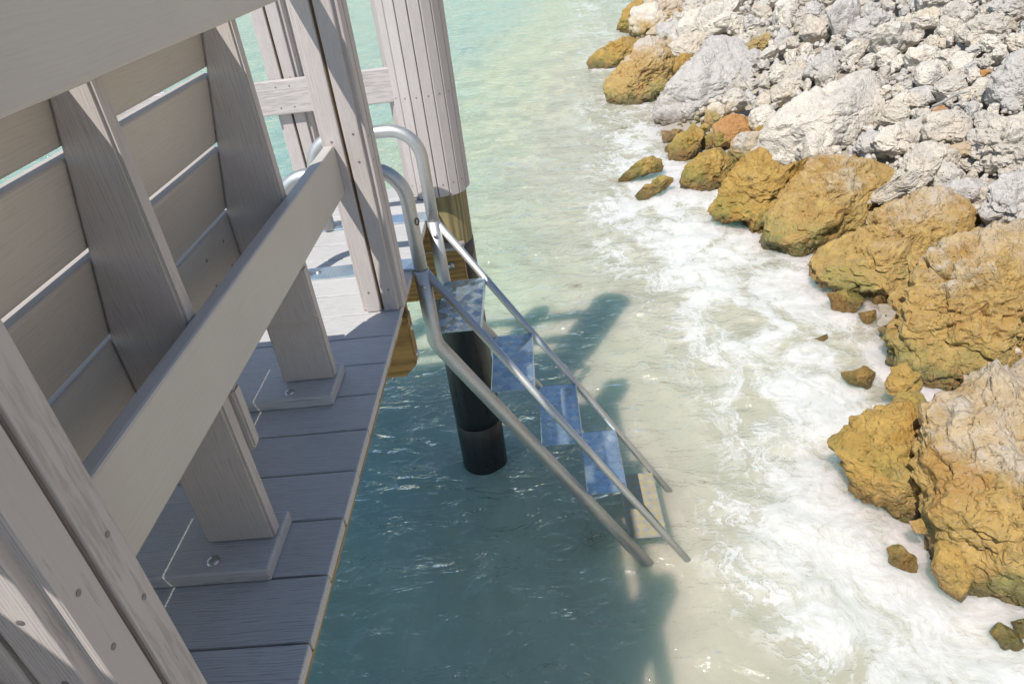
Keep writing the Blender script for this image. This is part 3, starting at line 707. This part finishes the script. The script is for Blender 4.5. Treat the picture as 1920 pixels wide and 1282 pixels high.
boulder('rock', 'white flat stone behind the saddle-shaped stone', B((800,302),(850,248),(962,290),(942,342),(850,372),(815,350)), 'white', .0, 4, False, .7, lift=.5)
boulder('rock', 'rounded tan-shaded stone touching the white limestone block', B((493,512),(540,468),(602,458),(632,532),(612,582),(540,592),(500,562)), 'white', .0, 5, False, .7, lift=.5)
boulder('rock', 'thin grey sharp-edged stone beside the saddle-shaped stone', B((600,452),(680,428),(752,460),(742,502),(650,538),(620,502)), 'grey', .0, 4, False, .6, lift=.6)
boulder('rock', 'pale wedge stone pointing away from the white block above the long pointed stone', B((668,642),(700,570),(780,558),(870,568),(948,640),(900,682),(740,727),(690,692)), 'pale', .0, 5, False, .9, lift=.6)
boulder('rock', 'crusty round white stone resting on the broad wet tan boulder', B((428,712),(470,640),(540,628),(602,668),(614,730),(572,768),(460,757)), 'white', .0, 5, False, 1.2, lift=.6)
boulder('rock', 'flat tan stone under the pale wedge stone', B((765,722),(850,712),(942,710),(968,760),(900,792),(850,782)), 'tan', .0, 4, False, .8, lift=.2)
boulder('boulder', 'smooth dark-faced grey boulder above the pitted pale boulder', B((1008,412),(1060,330),(1130,262),(1230,215),(1290,380),(1230,560),(1100,522),(1040,482)), 'grey', .0, 5, False, .6, cat='boulder', lift=.4)
boulder('boulder', 'pitted pale boulder under the smooth grey one', B((948,722),(980,640),(1060,590),(1180,570),(1270,680),(1220,830),(1100,864),(1020,812),(962,772)), 'pale', .0, 5, False, 1.5, cat='boulder', lift=.6)
boulder('boulder', 'rough dark grey coral boulder above the huge tan boulder', B((972,1062),(1010,960),(1060,900),(1180,868),(1270,960),(1230,1110),(1080,1124),(1000,1092)), 'grey', .0, 5, False, 1.7, cat='boulder', lift=.7)
boulder('rock', 'grey ledge stone lying on the brown ridge', B((715,962),(830,900),(950,898),(1042,878),(1002,972),(920,1014),(820,1012)), 'grey', .0, 4, False, 1.0, lift=.5)
boulder('rock', 'small bright orange stone beside the smooth grey boulder', B((908,402),(930,360),(1042,323),(1048,352),(960,392)), 'orange', .0, 4, False, .8, lift=.6)
boulder('rock', 'small pale orange stone above the pale wedge stone', B((708,552),(740,520),(802,530),(802,562),(730,572)), 'orange', .0, 4, False, .8, lift=.8)
boulder('rock', 'small white stone under the bright orange stone', B((912,442),(950,388),(1012,398),(1014,442),(960,462)), 'white', .0, 4, False, .8, lift=.6)
boulder('rock', 'knobbly yellow rock touching the huge tan boulder', C((393,440),(412,402),(442,390),(490,430),(498,462),(440,478),(404,470)), 'ochre', 1.0, 5, True, 1.1, near=0.22)
boulder('rock', 'yellow rock between the knobbly one and the green-footed boulder', C((393,512),(428,472),(500,463),(512,518),(450,540)), 'ochre', 1.0, 5, True, 1.1, near=0.22)
boulder('rock', 'dark weedy rock at the foot of the grey-topped boulder', C((528,962),(548,890),(595,900),(642,1040),(600,1050),(545,1005)), 'brown', .55, 5, True, 1.0, near=0.06)
boulder('rock', 'greenish stone awash below the brown ridge', C((224,190),(300,183),(327,212),(290,252),(240,237)), 'brown', 1.0, 4, True, 1.0)
boulder('rock', 'small yellow stone awash beside the greenish one', C((308,247),(362,238),(362,266),(330,283)), 'ochre', 1.0, 4, True, 1.0)
boulder('rock', 'pale stone in the shadow of the huge tan boulder', C((372,292),(415,278),(438,322),(400,330)), 'pale', .5, 4, True, 1.0)
boulder('rock', 'low brown stone awash before the knobbly yellow rock', C((262,412),(330,400),(373,430),(362,458),(290,443)), 'ochre', 1.0, 4, True, 1.0)
boulder('rock', 'golden stone in the runnel below the green-footed boulder', C((393,902),(430,888),(478,930),(462,970),(400,948)), 'ochre', 1.0, 4, True, 1.0)
boulder('rock', 'sliver of brown rock breaking the calm shallows', C((186,322),(230,303),(232,318),(205,328)), 'brown', 1.0, 3, True, .8)
boulder('rock', 'orange stone wedged under the green-footed boulder', C((453,828),(490,818),(505,862),(470,860)), 'orange', .4, 4, True, .8, near=0.22)
boulder('rock', 'mottled brown stone beyond the foot of the grey-topped boulder', C((682,1142),(710,1108),(752,1128),(775,1155),(760,1205),(718,1192)), 'brown', .9, 4, True, 1.0)
boulder('rock', 'pale brown stone half hidden beside the mottled brown stone', C((745,1112),(800,1095),(810,1165),(770,1175)), 'tan', .6, 4, True, 1.0)
boulder('boulder', 'broad pale boulder at the top beside the far point', A((545,20),(600,-40),(720,-40),(740,60),(690,140),(600,160),(520,110)), 'pale', .1, 5, False, 1.1, cat='boulder')
boulder('boulder', 'pale crusted boulder above the grey wedge', A((640,190),(680,110),(760,70),(850,100),(870,190),(830,200),(740,145)), 'white', .0, 5, False, 1.2, cat='boulder')
boulder('boulder', 'grey flaky boulder in the high rubble above the white block', B((290,160),(380,80),(480,50),(560,80),(540,160),(440,190),(340,195)), 'grey', .0, 5, False, 1.2, cat='boulder')
boulder('boulder', 'grey mottled boulder beside the flaky grey one', B((25,150),(60,40),(150,0),(200,30),(180,110),(110,165)), 'grey', .0, 5, False, 1.2, cat='boulder')
boulder('rock', 'crusted grey rock on the slope behind the white block', B((80,370),(100,290),(200,255),(300,270),(290,330),(190,390),(120,400)), 'grey', .0, 5, False, 1.5)
boulder('rock', 'white chunk with shaded underside in the high rubble', B((430,280),(470,240),(550,250),(560,300),(500,318)), 'white', .0, 4, False, 1.0, lift=.6)
boulder('rock', 'crumbly white rock in the high rubble beside the flat white stone', B((610,110),(640,60),(720,40),(770,80),(750,130),(660,145)), 'white', .0, 5, False, 1.3, lift=.5)
boulder('rock', 'smooth white rock near the top of the rubble', B((755,150),(780,95),(870,100),(890,150),(840,185),(770,185)), 'white', .0, 4, False, .7, lift=.5)
boulder('boulder', 'big crumbly cream boulder at the top of the rubble', B((870,160),(930,90),(1060,90),(1130,130),(1140,200),(1040,235),(920,220)), 'pale', .0, 5, False, 1.4, cat='boulder')
boulder('boulder', 'blue-grey pitted boulder at the top of the rubble', B((990,30),(1060,-30),(1230,-30),(1240,90),(1140,115),(1040,80)), 'grey', .0, 5, False, 1.6, cat='boulder')
boulder('boulder', 'cream boulder with broken face beside the mottled grey one', B((170,130),(200,40),(290,-20),(400,-10),(420,50),(300,120),(230,150)), 'pale', .0, 5, False, 1.3, cat='boulder')
boulder('boulder', 'tan-shaded cream boulder behind the white block', B((-40,440),(-20,340),(60,300),(110,340),(90,420),(40,480)), 'pale', .0, 5, False, 1.2, cat='boulder')

# white wash where the swell breaks round the rocks that stand in the water
wx = np.zeros(len(w.data.vertices) * 3); w.data.vertices.foreach_get('co', wx); wx = wx.reshape(-1, 3)
fa = np.zeros(len(wx), dtype=np.float32); w.data.attributes['foam'].data.foreach_get('value', fa)
for x_, y_, r_ in WASH:
    if r_ < .06: continue
    d_ = np.hypot(wx[:, 0] - x_ + .25 * r_, wx[:, 1] - y_ + .1 * r_)
    fa = np.maximum(fa, 0.85 * np.exp(-(np.maximum(0, d_ - r_ * .95) / (0.07 + .12 * r_)) ** 2))
for x_, y_, r_ in ((PC[0], PC[1], .122),):
    d_ = np.hypot(wx[:, 0] - x_, wx[:, 1] - y_); fa = np.maximum(fa, 0.62 * np.exp(-((d_ - r_ - .005) / .022) ** 2))
w.data.attributes['foam'].data.foreach_set('value', fa.astype(np.float32))
# loose rocks lying between the named ones
def inside(px, py, poly):
    x, y = poly[:, 0], poly[:, 1]; x2, y2 = np.roll(x, -1), np.roll(y, -1)
    cnd = ((y > py) != (y2 > py)) & (px < (x2 - x) * (py - y) / (y2 - y + 1e-12) + x)
    return cnd.sum() % 2 == 1
VAR = []
for v in range(12):
    V, Fc = ico(4); rs = np.random.default_rng(500 + v)
    P = V * rs.uniform(.65, 1.25, 3)
    for q in range(11):
        nv = rs.normal(size=3); nv /= np.linalg.norm(nv); dd = P @ nv; h = np.quantile(dd, rs.uniform(.80, .93)); P = P - nv * (np.clip(dd - h, 0, None) * .96)[:, None]
    D = P / np.linalg.norm(P, axis=1)[:, None]
    P = roughen(P * .2, D, .2, 300 + v, 1.0, 4) / .2
    me = tri_mesh('rock', P, Fc); me.materials.append(M_ROCK); VAR.append(me)
KIND = [('white', 'chalk-white'), ('pale', 'cream'), ('grey', 'grey')]
SHORT = {'large flat-topped': 'big flat-topped white block', 'large grey wedge': 'big grey wedge boulder', 'tan boulder with pitted': 'tan boulder at the far point',
         'pink-topped': 'pink-topped boulder', 'broad wet tan': 'broad wet tan boulder', 'wide brown ridge': 'wide brown ridge', 'smooth dark-faced': 'smooth dark-faced grey boulder',
         'pitted pale boulder': 'pitted pale boulder', 'rough dark grey': 'rough dark grey coral boulder', 'broad pale boulder': 'broad pale boulder by the far point',
         'pale crusted': 'pale crusted boulder', 'grey flaky': 'flaky grey boulder', 'grey mottled': 'mottled grey boulder', 'big crumbly': 'big crumbly cream boulder',
         'blue-grey pitted': 'blue-grey pitted boulder', 'cream boulder with broken': 'cream boulder with broken face', 'tan-shaded cream': 'tan-shaded cream boulder',
         'rust orange': 'rust orange rock', 'yellow porous': 'yellow porous rock', 'long pale pointed': 'long pale pointed stone', 'smooth white saddle': 'white saddle-shaped stone', 'crusted grey rock': 'crusted grey rock'}
MARKS = [(np.array(o.location), v) for o in COL.objects if 'label' in o for k_, v in SHORT.items() if o['label'].startswith(k_)]
def slope_hit(px, py, lift=0.0):
    d = ray(px, py); ts = np.linspace(0.0008, 0.03, 1200); p = CAM + d * ts[:, None]
    k = np.argmax(p[:, 2] < slope_z(p[:, 0], p[:, 1]) + lift); return p[k]
count = 0; taken = []
tries = 0
while count < 270 and tries < 6000:
    tries += 1
    px, py = random.uniform(1180, 1960), random.uniform(-40, 700)
    if any(inside(px, py, q) for q in POLYS): continue
    p = slope_hit(px, py)
    if p[0] - shore(p[1]) < 0.12 or p[1] < 2.5: continue
    dist = (p - CAM) @ FWD; rpx = random.choice([14, 18, 22, 27, 33, 40]) * random.uniform(.85, 1.15)
    if any((px - a)**2 + (py - b)**2 < (0.56 * (rpx + c))**2 for a, b, c in taken): continue
    taken.append((px, py, rpx)); r = rpx * dist / F_PX
    kind = random.choices([0, 1, 2], [.45, .33, .22])[0]
    tint, word = KIND[kind]; mark = min(MARKS, key=lambda t: np.linalg.norm(t[0] - p))[1]
    lab = f"{'chunky' if rpx > 25 else 'small'} {word} limestone rock lying loose beside the {mark}"; grp = f'loose {word} rocks beside the {mark}'
    o = bpy.data.objects.new('rock', random.choice(VAR)); COL.objects.link(o)
    o.location = (p[0], p[1], p[2] + r * .25); o.rotation_euler = (random.uniform(0, 6.3), random.uniform(0, 6.3), random.uniform(0, 6.3))
    s = r * random.uniform(.9, 1.15); o.scale = (s, s * random.uniform(.8, 1.15), s * random.uniform(.75, 1.0))
    j = random.uniform(.9, 1.1); o.color = (*[c * j for c in TINT[tint]], 0.12 if p[2] > ZW + .5 else .45)
    tag(o, lab, 'rock', grp); count += 1
for px, py, rpx in ((1262, 284, 15), (1292, 262, 17), (1318, 246, 16), (1352, 262, 20), (1404, 262, 18), (1428, 250, 15), (1344, 322, 16), (1392, 268, 14), (1545, 452, 15), (1436, 425, 14), (1300, 318, 13)):
    p = slope_hit(px, py, .06); r = rpx * ((p - CAM) @ FWD) / F_PX
    o = bpy.data.objects.new('rock', random.choice(VAR)); COL.objects.link(o)
    o.location = tuple(p); o.rotation_euler = (random.uniform(0, 6.3), random.uniform(0, 6.3), random.uniform(0, 6.3)); o.scale = (r, r * 1.1, r * .95)
    o.color = (*TINT[random.choice(['ochre', 'brown', 'tan'])], 1.0); mark = min(MARKS, key=lambda t: np.linalg.norm(t[0] - p))[1]
    tag(o, f'small wet golden rock filling a gap beside the {mark}', 'rock', f'wet golden rocks beside the {mark}')
# rubble: stones too small and too many to count
V2, F2 = ico(2); base = []
for v in range(6):
    rs = np.random.default_rng(900 + v); P = V2 * rs.uniform(.6, 1.2, 3)
    for q in range(10):
        nv = rs.normal(size=3); nv /= np.linalg.norm(nv); dd = P @ nv; h = np.quantile(dd, rs.uniform(.76, .92)); P = P - nv * (np.clip(dd - h, 0, None) * .97)[:, None]
    base.append(P * (1 + .20 * fbm(P * 1.6, 3, 900 + v)[:, None]))
VV, FF, off = [], [], 0
for q in range(3600):
    px, py = random.uniform(1150, 1980), random.uniform(-60, 760); p = slope_hit(px, py)
    if p[0] - shore(p[1]) < 0.02 or p[1] < 2.2: continue
    dist = (p - CAM) @ FWD; r = random.uniform(3, 10) * dist / F_PX
    a, b, c = np.random.default_rng(q).normal(size=(3, 3)); Q, _ = np.linalg.qr(np.stack([a, b, c]))
    VV.append(random.choice(base) @ Q * r + p + np.array([0, 0, r * .3])); FF.append(F2 + off); off += len(V2)
rub = mesh_obj('rubble', tri_mesh('rubble', np.concatenate(VV), np.concatenate(FF)), M_ROCK); rub.color = (.58, .53, .46, .3)
tag(rub, 'fine pale rubble filling the gaps between the rocks', 'rubble', kind='stuff')

# ------------------------------------------------------------------ drifting seaweed
M_WEED = plain('red_seaweed', (0.27, 0.17, 0.11), 0.6)
for (px, py), sz in (((1112, 1012), .10), ((1082, 832), .06), ((1078, 536), .05)):
    c = onz((px, py), ZW + .012); bm = bmesh.new()
    for q in range(30):
        a = random.uniform(0, 6.28); p = Vector((c[0] + random.gauss(0, sz*.35), c[1] + random.gauss(0, sz*.35), ZW + .012)); pts_ = [p.copy()]
        for s_ in range(4):
            a += random.uniform(-.9, .9); p = p + Vector((math.cos(a), math.sin(a), random.uniform(-.1, .1))) * sz * .22; pts_.append(p.copy())
        tube_bm(bm, pts_, .0006, 4, False)
    me = bpy.data.meshes.new('seaweed'); bm.to_mesh(me); bm.free()
    tag(mesh_obj('seaweed', me, M_WEED), {1112: 'reddish tuft of seaweed drifting under the lowest ladder tread', 1082: 'small reddish tuft of seaweed in the dock shadow behind the ladder rail', 1078: 'tiny brown scrap of seaweed floating in the sunlit water'}[px], 'seaweed')

sp_ = [slope_hit(1480 + x / 2.67, y / 2.67, .22) for x, y in ((715, 535), (780, 505), (840, 470), (908, 458))]
st_ = tube('driftwood_stick', [tuple(p) for p in sp_], [.012, .011, .009, .006], plain('grey_driftwood', (0.30, 0.28, 0.26), 0.85), None, 8)
tag(st_, 'thin grey driftwood stick lying over the white rubble beside the pale orange stone', 'stick')
